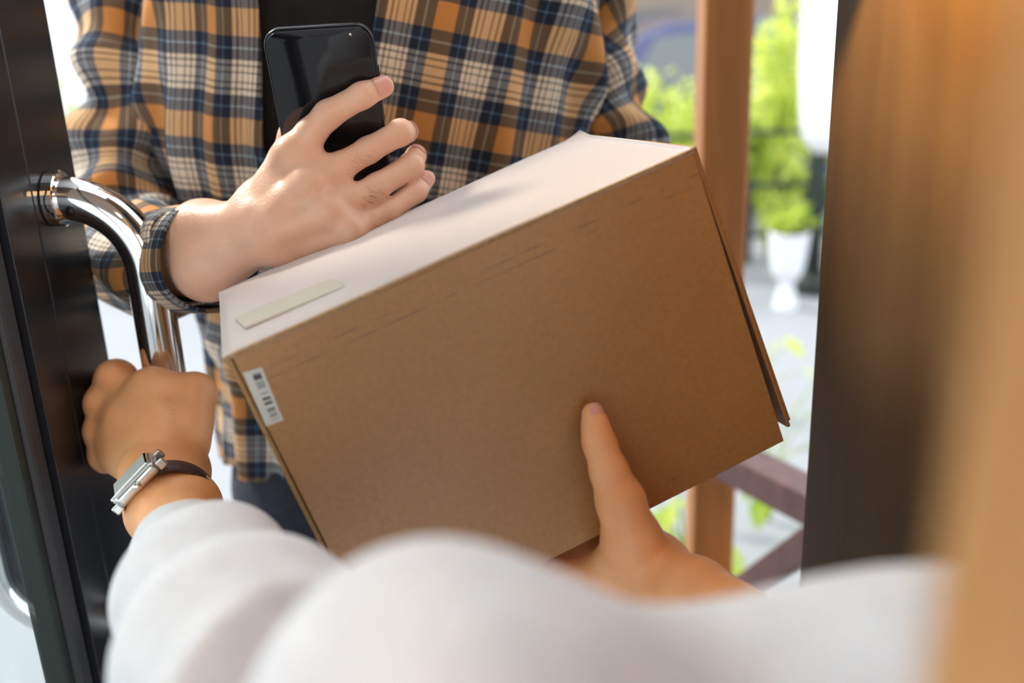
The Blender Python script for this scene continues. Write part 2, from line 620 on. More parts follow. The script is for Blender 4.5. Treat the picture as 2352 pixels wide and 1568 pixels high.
M['card'] = cardboard_mat()
M['card_lid'] = cardboard_mat('glare_kraft_lid', True)
M['card_edge'] = noise_mat('cut_cardboard_edge', (0.30, 0.16, 0.06), (0.42, 0.25, 0.10), 300, 0.8, 0.3)

# ------------------------------------------------------------------ the setting
g = structure(put('floor', box_mesh((-9, -3, -0.12), (12, 4.75, 0.0)), M['concrete']), 'pale concrete paving in front of the doorway')
g = structure(put('road', box_mesh((-14, 4.75, -0.62), (18, 13.5, -0.5)), M['asphalt']), 'pale road behind the garden fence')
g = structure(put('wall_back', box_mesh((-0.4, 13.5, -0.6), (18, 13.9, 4.2)), M['plaster']), 'beige rendered building wall across the road')
g = structure(put('wall_left', box_mesh((-14, 8.2, -0.5), (-0.9, 8.4, 1.75)), M['white_cloth']), 'white painted garden wall behind the open door')
g = structure(put('ceiling', box_mesh((-2.6, -3, 2.45), (2.6, 0.35, 2.55)), M['plaster']), 'unseen flat ceiling put in to shade the doorway')  # unseen slab, put in to hold back sky light from above and behind
pier = structure(put('wall_right', box_mesh((0.225, 0.24, 0.0), (0.62, 0.714, 2.45), 0.002), M['jamb']), 'dark stained timber door pier')

# door leaf, opened outwards along the left of the frame
door = bpy.data.objects.new('door_1', None); C.objects.link(door); door.location = (-0.353, 0.0, 0.0)
bpy.context.view_layer.update()
structure(door, 'dark framed glass door standing open')
put('stile', box_mesh((-0.373, 0.673, 0.02), (-0.333, 0.7165, 2.2), 0.0006), M['door'], door)
put('stile', box_mesh((-0.373, 0.7173, 0.02), (-0.333, 0.797, 2.2), 0.0015), M['door'], door)
put('glazing_bead', box_mesh((-0.368, 0.652, 0.12), (-0.338, 0.673, 2.1), 0.004), M['door_grey'], door)
put('glazing_bead', box_mesh((-0.364, 0.641, 0.12), (-0.342, 0.652, 2.1), 0.003), M['iron'], door)
put('stile', box_mesh((-0.373, 0.0, 0.02), (-0.333, 0.09, 2.2), 0.0015), M['door'], door)
put('rail', box_mesh((-0.373, 0.09, 0.02), (-0.333, 0.673, 0.14), 0.0015), M['door'], door)
put('rail', box_mesh((-0.373, 0.09, 2.08), (-0.333, 0.673, 2.2), 0.0015), M['door'], door)
put('pane', box_mesh((-0.357, 0.085, 0.13), (-0.349, 0.645, 2.09)), M['glass'], door)


def pull_handle(side, xface):
    s = side
    zt, zb, y, st, rb = 1.160, 0.800, 0.746, 0.062, 0.016
    R = 0.056
    path = [(xface, y, zt)]
    for a in np.linspace(0, math.pi / 2, 9):
        path.append((xface + s * (st - R + R * math.sin(a)), y, zt - R + R * math.cos(a)))
    for z in np.linspace(zt - R, zb + R, 12)[1:-1]:
        path.append((xface + s * st, y, z))
    for a in np.linspace(math.pi / 2, 0, 9):
        path.append((xface + s * (st - R + R * math.sin(a)), y, zb + R - R * math.cos(a)))
    path.append((xface, y, zb))
    o = put('pull_handle', tube([(*p, rb) for p in path], n=120, seg=32), M['chrome'], door)
    for z in (zt, zb):
        prof = [(0.0, 0.0), (0.0195, 0.0), (0.0205, 0.001), (0.0205, 0.0085), (0.0195, 0.0095), (0.0, 0.0095)]
        V, Fc = [], []
        seg = 40
        for (r, h) in prof:
            for j in range(seg):
                a = 2 * math.pi * j / seg
                V.append((xface + s * h, y + r * math.cos(a), z + r * math.sin(a)))
        for i in range(len(prof) - 1):
            for j in range(seg):
                Fc.append((i * seg + j, i * seg + (j + 1) % seg, (i + 1) * seg + (j + 1) % seg, (i + 1) * seg + j))
        f = put('mounting_flange', mesh_from(V, Fc, False), M['chrome'], o)
    # grub screw in the bar near the flange, facing the room
    put('grub_screw', tube([(xface + s * 0.019, y - 0.0135, zt - 0.0065, 0.0038), (xface + s * 0.019, y - 0.0168, zt - 0.0065, 0.0036)], n=3, seg=14), M['screw'], o)
    return o


pull_handle(1, -0.333)
pull_handle(-1, -0.373)

# porch post and rail beyond the pier
def beam(a, b, w, h, name, mat, parent=None, bev=0.003):
    a = np.array(a, float); b = np.array(b, float)
    t = b - a; L = np.linalg.norm(t); t /= L
    up = np.array([0, 0, 1.0]) if abs(t[2]) < 0.95 else np.array([0, 1.0, 0])
    s = np.cross(t, up); s /= np.linalg.norm(s)
    n = np.cross(s, t)
    fr = lambda x, y, z: tuple(a + t * x + s * y + n * z)
    return put(name, box_mesh((0, -w / 2, -h / 2), (L, w / 2, h / 2), bev, 2, fr), mat, parent)


post = tag(beam((0.288, 1.366, 0.0), (0.288, 1.366, 2.6), 0.063, 0.063, 'porch_post', M['wood'], None, 0.006),
           'tall square brown timber porch post behind the box', 'post')
rail = empty('porch_railing', (0.31, 1.30, 0.0), 'low red brown timber railing with a diagonal brace below the box corner', 'railing')
beam((0.302, 1.305, 0.645), (0.60, 0.82, 0.645), 0.052, 0.045, 'top_rail', M['rail_wood'], rail)
beam((0.392, 1.145, 0.62), (0.297, 1.310, 0.40), 0.034, 0.040, 'brace', M['rail_wood'], rail)
beam((0.302, 1.305, 0.12), (0.60, 0.82, 0.12), 0.04, 0.04, 'bottom_rail', M['rail_wood'], rail)
beam((0.59, 0.835, 0.0), (0.59, 0.835, 0.63), 0.050, 0.050, 'newel', M['rail_wood'], rail)

# garden fence
fence = empty('garden_fence', (1.2, 4.4, 0.0), 'thin dark iron fence with three rails at the edge of the paving', 'fence')
for z in (0.635, 0.41, 0.19):
    beam((-1.6, 4.4, z), (4.2, 4.4, z), 0.022, 0.022, 'fence_rail', M['iron'], fence, 0.002)
for x in (-1.6, -0.6, 0.35, 1.33, 2.3, 3.25, 4.2):
    beam((x, 4.4, 0.0), (x, 4.4, 0.66), 0.035, 0.035, 'fence_post', M['iron'], fence, 0.003)


# ------------------------------------------------------------------ planting
def leaves_mesh(center, radii, n, size, rng, droop=0.3):
    V, Fc = [], []
    for i in range(n):
        d = rng.normal(size=3); d /= np.linalg.norm(d)
        r = rng.random() ** 0.45
        p = np.array(center) + d * r * np.array(radii) * (0.85 + 0.3 * rng.random())
        a = rng.normal(size=3) + d * 0.6; a[2] -= droop; a /= np.linalg.norm(a)
        b = np.cross(a, rng.normal(size=3)); b /= np.linalg.norm(b)
        c = np.cross(a, b)
        L = size * (0.7 + 0.7 * rng.random()); w = L * 0.27
        k = len(V)
        V += [p, p + a * L * .35 + b * w + c * w * .25, p + a * L, p + a * L * .35 - b * w + c * w * .25, p + a * L * .45]
        Fc += [(k, k + 1, k + 4), (k + 1, k + 2, k + 4), (k + 2, k + 3, k + 4), (k + 3, k, k + 4)]
    return mesh_from(V, Fc, False)


def bush(base, radii, zc, n, size, mat, label, stems=5, group=None):
    root = empty('garden_shrub', base, label, 'shrub', group)
    f = put('foliage', leaves_mesh((base[0], base[1], zc), radii, n, size, RNG), mat, root)
    f['kind'] = 'stuff'
    for k in range(stems):
        a = 2 * math.pi * k / stems + 0.4
        tip = (base[0] + radii[0] * .55 * math.cos(a), base[1] + radii[1] * .55 * math.sin(a), zc + radii[2] * .2)
        put('stem', tube([(base[0] + .02 * math.cos(a), base[1] + .02 * math.sin(a), base[2], .012),
                          ((base[0] + tip[0]) / 2, (base[1] + tip[1]) / 2, (base[2] + tip[2]) / 2 + .05, .009), (*tip, .004)], n=6, seg=6), M['soil'], root)
    return root


bush((0.72, 5.15, -0.5), (0.40, 0.26, 0.48), 0.36, 1400, 0.075, M['leaf_lime'], 'bright lime shrub left of the brown porch post')
bush((1.34, 5.0, -0.5), (0.13, 0.22, 0.62), 0.60, 1000, 0.07, M['leaf_lime'], 'tall yellow green shrub behind the folded white parasol')
bush((1.84, 5.1, -0.5), (0.24, 0.26, 0.5), 0.45, 900, 0.07, M['leaf_green'], 'mid green shrub right of the folded parasol')
bush((1.10, 4.62, 0.0), (0.11, 0.08, 0.17), 0.55, 260, 0.06, M['leaf_green'], 'small green shrub behind the iron fence rails', 3)
bush((0.78, 4.62, 0.0), (0.12, 0.08, 0.16), 0.36, 200, 0.06, M['leaf_lime'], 'thin pale shrub behind the lower fence rails', 3)
bush((-2.4, 5.3, -0.5), (0.6, 0.35, 0.6), 0.30, 900, 0.08, M['leaf_green'], 'green shrub far left behind the open glass door')


def leafy(base, h, n, size, label, mat, lean=(0, 0)):
    """low plant with separate broad leaves on arching stalks"""
    root = empty('leafy_plant', base, label, 'plant')
    base = np.array(base)
    for k in range(n):
        a = k * 2.4 + RNG.random()
        rr = size * (0.8 + 1.6 * RNG.random())
        zz = h * (0.35 + 0.65 * RNG.random())
        tip = base + np.array([rr * math.cos(a) + lean[0], rr * math.sin(a) + lean[1], zz])
        mid = base + np.array([rr * .3 * math.cos(a), rr * .3 * math.sin(a), zz * .7])
        put('stalk', tube([(*base, .003), (*mid, .0025), (*tip, .0015)], n=7, seg=5), mat, root)
        dr = np.array([math.cos(a), math.sin(a), -0.25]); dr /= np.linalg.norm(dr)
        sd = np.cross(dr, (0, 0, 1.0)); sd /= np.linalg.norm(sd)
        V, Fc = [], []
        L, w = size * 1.3, size * .34
        for i in range(7):
            q = i / 6
            ww = w * math.sin(math.pi * min(1, q * .93 + .06)) ** .8
            for j in (-1, 0, 1):
                V.append(tip + dr * L * q + sd * ww * j + np.array([0, 0, (abs(j) * .15 * ww) - .25 * L * q * q]))
        for i in range(6):
            for j in range(2):
                k0 = i * 3 + j
                Fc.append((k0, k0 + 1, k0 + 4, k0 + 3))
        put('leaf', mesh_from(V, Fc), mat, root)
    return root


leafy((0.36, 1.95, 0.0), 0.42, 12, 0.06, 'low leafy plant seen through the railing brace', M['leaf_green'])
leafy((0.18, 1.75, 0.0), 0.36, 9, 0.06, 'low plant with a single broad leaf left of the railing post', M['leaf_green'])
leafy((0.62, 2.25, 0.0), 0.38, 12, 0.07, 'low leafy plant between the railing and the dark door pier', M['leaf_green'])
leafy((0.75, 2.9, 0.0), 0.30, 10, 0.06, 'pale leafy plant on the paving above the railing', M['leaf_lime'])

# folded parasol
par = empty('patio_parasol', (1.29, 4.15, 0.0), 'folded white patio parasol on a dark pole by the fence', 'parasol')


def pleats(L, a, T):
    return 0.012 * math.sin(9 * a) * min(1, L / 0.2)


put('canopy', tube([(1.30, 4.15, 2.3, .02), (1.29, 4.15, 2.1, .06), (1.285, 4.15, 1.6, .085), (1.28, 4.15, 1.1, .092), (1.285, 4.15, .85, .09), (1.29, 4.15, .66, .075), (1.29, 4.15, .585, .03)],
                   n=40, seg=54, disp=pleats), M['white_cloth'], par)
put('pole', tube([(1.29, 4.15, 0.02, .022), (1.29, 4.15, 1.2, .022), (1.29, 4.15, 2.36, .02)], n=6, seg=16), M['iron'], par)
put('base', tube([(1.29, 4.15, 0.0, .10), (1.29, 4.15, 0.03, .10), (1.29, 4.15, 0.07, .09), (1.29, 4.15, .08, .05)], n=10, seg=32), M['iron'], par)
put('strap', tube([(1.285 + .098 * math.cos(a), 4.15 + .098 * math.sin(a), .95, .008) for a in np.linspace(0, 2 * math.pi, 25)], n=50, seg=6), M['white_cloth'], par)

# white planter on the paving
pot = empty('white_planter', (1.115, 3.95, 0.0), 'round white glazed planter beside the parasol pole', 'planter')
put('pot', tube([(1.115, 3.95, 0.0, .05), (1.115, 3.95, .02, .045), (1.115, 3.95, .10, .03), (1.115, 3.95, .15, .06), (1.115, 3.95, .29, .078), (1.115, 3.95, .31, .08)], n=24, seg=36), M['white_pot'], pot)
put('soil', tube([(1.115, 3.95, .305, .072), (1.115, 3.95, .318, .07)], n=3, seg=24), M['soil'], pot)
for k in range(9):
    a = k * 2.4
    put('leaf', leaves_mesh((1.115 + .04 * math.cos(a), 3.95 + .04 * math.sin(a), .36), (.03, .03, .05), 14, .05, RNG), M['leaf_green'], pot)

# parked car on the road
car = empty('parked_car', (2.2, 8.6, -0.5), 'dark blue car parked on the road behind the shrubs', 'car')


def loft_profile(prof, y0, y1, inset, name, mat, parent, z_top=None):
    """side outline extruded across the car, its upper part leaning in"""
    n = len(prof)
    zmax = max(p[1] for p in prof); zmin = min(p[1] for p in prof)
    V = []
    for side, y in ((0, y0), (1, y1)):
        for (x, z) in prof:
            q = (z - zmin) / (zmax - zmin)
            yy = y + (inset * q if side == 0 else -inset * q)
            V.append((x, yy, z))
    Fc = [tuple(range(n - 1, -1, -1)), tuple(range(n, 2 * n))]
    for i in range(n):
        j = (i + 1) % n
        Fc.append((i, j, n + j, n + i))
    me = mesh_from(V, Fc, False)
    o = put(name, me, mat, parent)
    md = o.modifiers.new('bevel', 'BEVEL'); md.width = 0.03; md.segments = 3
    return o


cx0, cz = 0.25, -0.5
arch = lambda xc: [(xc + .36 * math.cos(a), cz + .30 + .36 * math.sin(a)) for a in np.linspace(math.pi, 0, 9)]
prof = [(cx0, cz + .35), (cx0 + .03, cz + .25)] + [(cx0 + .40, cz + .22)] + arch(cx0 + .85)[1:-1] + [(cx0 + 1.3, cz + .22), (cx0 + 2.75, cz + .22)] + arch(cx0 + 3.3)[1:-1] + \
       [(cx0 + 3.75, cz + .22), (cx0 + 4.15, cz + .28), (cx0 + 4.2, cz + .6), (cx0 + 4.05, cz + .82), (cx0 + 3.0, cz + .95), (cx0 + .55, cz + .97), (cx0 + .06, cz + .85)]
loft_profile(prof, 7.75, 9.45, 0.06, 'car_body', M['car_blue'], car)
gh = [(cx0 + .35, cz + .95), (cx0 + 3.05, cz + .93), (cx0 + 2.35, cz + 1.38), (cx0 + 1.7, cz + 1.46), (cx0 + 1.0, cz + 1.43), (cx0 + .6, cz + 1.25)]
loft_profile(gh, 7.85, 9.35, 0.16, 'cabin', M['car_blue'], car)
for (a, b, c, d) in (((cx0 + .70, cz + .99), (cx0 + 1.55, cz + .99), (cx0 + 1.55, cz + 1.37), (cx0 + .92, cz + 1.34)), ((cx0 + 1.63, cz + .99), (cx0 + 2.72, cz + .985), (cx0 + 2.25, cz + 1.32), (cx0 + 1.63, cz + 1.37))):
    V = []
    for yo in (-0.012, 0.02):
        for (x, z) in (a, b, c, d):
            q = (z - cz - .93) / .53
            V.append((x, 7.85 + .16 * q + yo, z))
    put('side_window', mesh_from(V, [(0, 1, 2, 3), (7, 6, 5, 4), (0, 4, 5, 1), (1, 5, 6, 2), (2, 6, 7, 3), (3, 7, 4, 0)], False), M['car_glass'], car)
for xc in (cx0 + .85, cx0 + 3.3):
    for y0, y1 in ((7.76, 7.96), (9.24, 9.44)):
        w = put('wheel', tube([(xc, y0, cz + .31, .24), (xc, y0 + .02, cz + .31, .31), (xc, y1 - .02, cz + .31, .31), (xc, y1, cz + .31, .24)], n=10, seg=32), M['rubber'], car)
        yy = y0 - .004 if y0 < 8 else y1 + .004
        put('hub_cap', tube([(xc, yy - .01, cz + .31, .18), (xc, yy + .01, cz + .31, .20)], n=3, seg=24), M['steel'], w)

# arched doorway in the building across the road
aw = structure(put('window_1', mesh_from(*(lambda pts: ([(x, 13.46, z) for x, z in pts] + [(x, 13.52, z) for x, z in pts],
    [tuple(range(len(pts))), tuple(range(2 * len(pts) - 1, len(pts) - 1, -1))] + [(i, (i + 1) % len(pts), len(pts) + (i + 1) % len(pts), len(pts) + i) for i in range(len(pts))]))(
    [(0.9, -.5), (3.1, -.5)] + [(2.0 + 1.1 * math.cos(a), .1 + .75 * math.sin(a)) for a in np.linspace(0, math.pi, 15)]), False), M['car_glass']), 'dark arched window in the beige building')

# ------------------------------------------------------------------ the parcel
BR = WM @ np.array([[0.894429108711777, 0.351838265416812, -0.27605507508011634],
                    [-0.4164015082008649, 0.8803541695851371, -0.2271262205515801],
                    [0.16311454091234417, 0.31809805262291196, 0.93392037961511]])
BT = WM @ np.array([-0.15095295371309148, 0.008244452754855925, 0.5358692616096783]) + CAM
BW, BH, BD = 0.28326, 0.19578, 0.18569


def B(x, y, z):
    return tuple(BR @ np.array([x, y, z]) + BT)


parcel = bpy.data.objects.new('cardboard_parcel', None); C.objects.link(parcel)
parcel.matrix_world = Matrix([[*BR[i], BT[i]] for i in range(3)] + [[0, 0, 0, 1]])
bpy.context.view_layer.update()
tag(parcel, 'brown cardboard parcel with a barcode sticker held in the doorway', 'box')


def bput(name, me, mat, parent=parcel):
    o = bpy.data.objects.new(name, me); C.objects.link(o); me.materials.append(mat); o.parent = parent
    return o


TH = 0.0026
bput('front_panel', box_mesh((0.004, 0.0012, 0), (BW, BH, TH), 0.0006), M['card'])
bput('back_panel', box_mesh((0, 0.002, BD - TH), (BW, BH, BD), 0.0006), M['card'])
bput('bottom_panel', box_mesh((0.002, BH - TH, TH), (BW - 0.001, BH, BD - TH), 0.0006), M['card'])
bput('side_panel', box_mesh((0.0005, 0.003, 0.0016), (0.0005 + TH, BH - .001, BD - .001), 0.0006), M['card_edge'])
bput('side_panel', box_mesh((BW - 0.016, 0.003, TH), (BW - 0.016 + TH, BH - .003, BD - TH), 0.0006), M['card'])
# lid: bowed a little, with a rolled front fold
lid = []
nx, nz = 40, 24
V, Fc = [], []
for i in range(nx + 1):
    for k in range(nz + 1):
        x = -0.0008 + (BW + 0.0012) * i / nx; z = -0.0012 + (BD + 0.0012) * k / nz
        bow = -0.0022 * math.sin(math.pi * i / nx) * math.sin(math.pi * k / nz) + 0.0006 * math.sin(9 * i / nx + 3 * k / nz)
        edge = 0.0008 * (1 - min(1, k / 1.0))
        cor = -0.0035 * max(0, (i / nx - .96) / .04) * max(0, (k / nz - .9) / .1)
        V.append((x, -0.0005 + bow + edge + cor, z))
for i in range(nx):
    for k in range(nz):
        a = i * (nz + 1) + k
        Fc.append((a, a + nz + 1, a + nz + 2, a + 1))
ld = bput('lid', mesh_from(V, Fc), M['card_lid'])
solidify(ld, 0.0018, -1)
bput('lid_fold', tube([(-0.0008, 0.0010, -0.0002, .0011), (BW * .3, 0.0012, -.0003, .0012), (BW * .7, .0009, -.0002, .0011), (BW + .001, .0010, -.0002, .0011)], n=30, seg=10), M['card_edge'])
# side flap on the right, sprung open towards the bottom
ang = math.radians(1.7)
def flap(x, y, z):
    return (BW + 0.001 + x + math.tan(ang) * y, y, z)
bput('side_flap', box_mesh((0, 0.0005, 0.004), (0.0024, BH - .005, BD - .002), 0.0006, 2, flap), M['card'])
bput('side_flap', box_mesh((0.003, 0.0015, 0.0075), (0.0052, BH - .007, BD - .004), 0.0006, 2, flap), M['card_edge'])


def inv_box(u, v, face):
    """pixel -> box local coordinates on the front (z=0) or top (y=0) face"""
    ray = WM @ np.array([(u - 1176) / F, (v - 784) / F, 1.0])
    n = BR[:, 2] if face == 'front' else BR[:, 1]
    t = ((BT - CAM) @ n) / (ray @ n)
    return BR.T @ (CAM + ray * t - BT)


def barcode_mat():
    m, nt, b = new_mat('barcode_print')
    uv = ND(nt, 'ShaderNodeUVMap'); uv.uv_map = 'UVMap'
    sp = ND(nt, 'ShaderNodeSeparateXYZ'); nt.links.new(uv.outputs[0], sp.inputs[0])
    fl = ND(nt, 'ShaderNodeMath', operation='MULTIPLY'); nt.links.new(sp.outputs['X'], fl.inputs[0]); fl.inputs[1].default_value = 58
    f2 = ND(nt, 'ShaderNodeMath', operation='FLOOR'); nt.links.new(fl.outputs[0], f2.inputs[0])
    wn = ND(nt, 'ShaderNodeTexWhiteNoise'); wn.noise_dimensions = '1D'; nt.links.new(f2.outputs[0], wn.inputs['W'])
    gt = ND(nt, 'ShaderNodeMath', operation='GREATER_THAN'); nt.links.new(wn.outputs['Value'], gt.inputs[0]); gt.inputs[1].default_value = 0.5
    prod = gt
    for ax, lo, hi in (('X', .06, .94), ('Y', .40, .84)):
        for op, val in (('GREATER_THAN', lo), ('LESS_THAN', hi)):
            c = ND(nt, 'ShaderNodeMath', operation=op); nt.links.new(sp.outputs[ax], c.inputs[0]); c.inputs[1].default_value = val
            ml = ND(nt, 'ShaderNodeMath', operation='MULTIPLY'); nt.links.new(prod.outputs[0], ml.inputs[0]); nt.links.new(c.outputs[0], ml.inputs[1]); prod = ml
    mx = ND(nt, 'ShaderNodeMix', data_type='RGBA'); mx.inputs[6].default_value = (.56, .57, .53, 1); mx.inputs[7].default_value = (.05, .05, .06, 1)
    nt.links.new(prod.outputs[0], mx.inputs[0]); nt.links.new(mx.outputs[2], b.inputs['Base Color'])
    b.inputs['Roughness'].default_value = 0.5
    return m


def sticker(name, quad, face, mat, t=0.0004):
    q = [inv_box(u, v, face) for u, v in quad]
    off = np.array([0, 0, -t]) if face == 'front' else np.array([0, -t - .0016, 0])
    V = [p + off * (1 if face == 'front' else 1) for p in q] + [p + off * .3 for p in q]
    me = mesh_from(V, [(0, 1, 2, 3), (0, 4, 5, 1), (1, 5, 6, 2), (2, 6, 7, 3), (3, 7, 4, 0)], False,
                   [(0, 0), (0, 1), (1, 1), (1, 0)] * 2)
    o = bput(name, me, mat)
    return o


sticker('barcode_sticker', [(558, 856), (601, 843), (651, 964), (611, 979)], 'front', barcode_mat())

# ------------------------------------------------------------------ the man at the door
man = empty('person', (-0.115, 1.0, 0.0), 'person in a brown and blue plaid shirt holding a phone, arm resting on the parcel', 'person')
# right hand round the phone
iM, mM, rM, pM = J(668, 358, .708, 36), J(710, 420, .702, 37), J(752, 484, .702, 36), J(803, 528, .706, 31)
index = [iM, J(712, 308, .703, 34), J(754, 263, .700, 32), J(832, 219, .696, 29), J(881, 199, .701, 24)]
middle = [mM, J(780, 384, .707, 33), J(846, 345, .712, 29), J(920, 304, .722, 29), J(934, 303, .742, 26)]
ring = [rM, J(810, 456, .708, 30), J(868, 427, .716, 29), J(945, 380, .731, 28), J(955, 358, .752, 25)]
pinky = [pM, J(893, 484, .722, 26), J(956, 440, .734, 24), J(980, 411, .740, 20)]
thumb = [J(628, 450, .735, 36), J(652, 365, .752, 32), J(668, 310, .752, 27), J(700, 262, .742, 22)]
w1, w2, w3, w4 = J(588, 470, .726, 42), J(590, 505, .716, 45), J(612, 548, .712, 45), J(645, 572, .716, 36)
fa1, fa2 = J(470, 542, .757, 80), J(478, 612, .750, 76)
palm = [(w1, iM), (w2, mM), (w3, rM), (w4, pM), (w1, (thumb[1][0], thumb[1][1])), (J(700, 335, .704, 31), J(728, 372, .704, 30)), (J(765, 400, .708, 26), J(792, 432, .709, 24)), (J(812, 482, .713, 24), J(858, 466, .722, 20)), (w1, w4), (w2, fa1), (w3, fa2), (iM, pM),
        (J(640, 440, .715, 44), J(700, 500, .712, 44)), (fa1, J(380, 570, .82, 74)), (fa2, J(390, 605, .82, 74))]
bumps = [(J(664, 352, .699, 24), J(672, 362, .699, 24), .012), (J(706, 416, .6935, 23), J(712, 423, .6935, 23), .012),
         (J(748, 480, .6935, 22), J(755, 486, .6935, 22), .012), (J(798, 524, .698, 20), J(806, 529, .698, 20), .012),
         (J(625, 492, .6995, 12), J(700, 425, .6945, 10), .014), (J(645, 530, .6985, 12), J(742, 487, .6945, 10), .014),
         ]
creases = [(J(830, 486, .696, 4), J(905, 453, .703, 7), .003), (J(802, 414, .693, 3), J(850, 392, .700, 8), .003)]
f1, lo1, h1 = hand_field(palm, [index, middle, ring, pinky, thumb], bumps, h=0.0012, k_palm=.009, k_join=.0045, k_web=.0007, dents=creases)
man_parts = [mesh_field(f1, lo1, h1)]
# torso, neck, head, left arm and hand (coarser)
S = lambda x, y, z, r: (np.array([x, y, z]), r)
cx, cy = -0.115, 1.02
prim = [(S(cx - .10, cy, 1.33, .085), S(cx + .10, cy, 1.33, .085)), (S(cx - .07, cy, 1.30, .09), S(cx - .06, cy, .95, .085)), (S(cx + .07, cy, 1.30, .09), S(cx + .06, cy, .95, .085)),
        (S(cx, cy + .01, 1.40, .062), S(cx, cy - .005, 1.52, .055)), (S(cx, cy + .01, 1.64, .085), S(cx, cy - .02, 1.63, .078)), (S(cx, cy - .03, 1.58, .062), S(cx, cy - .05, 1.545, .036)),
        (S(cx, cy - .098, 1.625, .008), S(cx, cy - .115, 1.598, .012)), (S(cx - .016, cy - .098, 1.56, .006), S(cx + .016, cy - .098, 1.56, .006)),
        (S(cx - .083, cy + .01, 1.625, .008), S(cx - .085, cy + .012, 1.59, .009)), (S(cx + .083, cy + .01, 1.625, .008), S(cx + .085, cy + .012, 1.59, .009)),
        ((P(330, -230, 1.0), .040), (P(290, 260, .975), .022)), ((P(290, 260, .975), .022), (P(290, 500, .955), .022)), ((P(290, 500, .955), .022), (P(305, 570, .91), .022)), ((P(305, 570, .91), .022), (P(400, 590, .81), .026)),
        ((P(1270, -230, .995), .040), (P(1378, 200, .985), .024)), ((P(1378, 200, .985), .024), (P(1395, 480, .96), .026)), ((P(1395, 480, .96), .026), (np.array([.12, .86, .94]), .030)), ((np.array([.12, .86, .94]), .030), (np.array([.08, .77, .885]), .026))]
bl = lambda x, z: np.array(B(x, BH + .0155, z))
prim += [((bl(.16, .16), .014), (bl(.12, .09), .013)), ((bl(.18, .15), .014), (bl(.145, .085), .013)), ((bl(.20, .15), .013), (bl(.17, .085), .012)), ((np.array([.08, .77, .885]), .024), (bl(.17, .16), .016))]
prim += [((bl(.12, .09), .0095), (bl(.10, .04), .008)), ((bl(.145, .085), .0095), (bl(.125, .03), .008)), ((bl(.17, .085), .009), (bl(.155, .035), .0075)), ((bl(.155, .13), .010), (bl(.10, .13), .009))]
lo2, Pt2 = grid_for([x for s in prim for x in s], 0.0055, 0.02)
f2 = None
for (a, ra), (b, rb) in prim:
    c = cone(Pt2, a, b, ra, rb)
    f2 = c if f2 is None else smin(f2, c, 0.014)
man_parts.append(mesh_field(f2, lo2, 0.0055))
V, Q = join_vq(man_parts)
body = put('body', mesh_from(V, Q.tolist()), M['skin_man'], man)
for ch, nrm, ln in ((index[1:], P(700, 100, .55) - index[3][0], .0115), (middle[1:], P(985, 262, .70) - middle[4][0], .010), (ring[1:], P(985, 300, .71) - ring[4][0], .010), (pinky, P(1010, 380, .70) - pinky[3][0], .009)):
    put('fingernail', nail(ch[3][0], ch[2][0], ch[3][1], ch[2][1], nrm, ln, *((.95, .0007) if ln > .011 else (.72, .0004))), M['nail'], body)
hv, hf = [], []
for (A, ra), (Bq, rb), cnt in ((mM, middle[2], 60), (rM, ring[2], 60), (pM, pinky[1], 20)):
    for k in range(cnt):
        t = .45 + .5 * RNG.random()
        c = A + (Bq - A) * t
        r = ra + (rb - ra) * t
        axf = (Bq - A) / np.linalg.norm(Bq - A)
        vw = CAM - c; vw -= axf * (vw @ axf); vw /= np.linalg.norm(vw)
        sd = np.cross(axf, vw); th = RNG.normal() * .45
        nn = vw * math.cos(th) + sd * math.sin(th)
        p0 = c + nn * (r * .97)
        gd = axf * .6 + sd * (.5 + .4 * RNG.random()) * (1 if sd[2] < 0 else -1)
        L_ = .0035 + .003 * RNG.random()
        w_ = np.cross(gd, nn); w_ = w_ / np.linalg.norm(w_) * .00007
        p1 = p0 + gd * L_ * .5 + nn * .0009; p2 = p0 + gd * L_ + nn * .0003
        b0 = len(hv)
        hv += [p0 - w_, p0 + w_, p1 - w_ * .8, p1 + w_ * .8, p2]
        hf += [(b0, b0 + 1, b0 + 3, b0 + 2), (b0 + 2, b0 + 3, b0 + 4)]
fh = put('finger_hair', mesh_from(hv, hf), simple('fine_dark_hair', (.10, .05, .03), .6), body)
fh['kind'] = 'stuff'
# short dark hair cap and eyes (above the frame)
for sx in (-1, 1):
    e = bmesh.new(); bmesh.ops.create_uvsphere(e, u_segments=16, v_segments=10, radius=.0115)
    me = bpy.data.meshes.new('mesh'); e.to_mesh(me); e.free()
    me.transform(Matrix.Translation((cx + sx * .031, cy - .087, 1.628)))
    put('eye', me, simple('eye_white', (.7, .7, .68), .2), body)
hb = bmesh.new(); bmesh.ops.create_uvsphere(hb, u_segments=40, v_segments=24, radius=1)
for v in list(hb.verts):
    x, y, z = v.co
    wob = 1 + .03 * math.sin(14 * x) * math.sin(11 * y + 5 * z)
    v.co = (cx + x * .097 * wob, cy + .012 + y * .112 * wob, 1.665 + z * .090 * wob)
bmesh.ops.delete(hb, geom=[v for v in hb.verts if v.co.z < 1.655 and v.co.y < cy + .01 or v.co.z < 1.60], context='VERTS')
me = bpy.data.meshes.new('mesh'); hb.to_mesh(me); hb.free()
me.polygons.foreach_set('use_smooth', [True] * len(me.polygons))
solidify(put('hair', me, M['black_cloth'], man), .006)

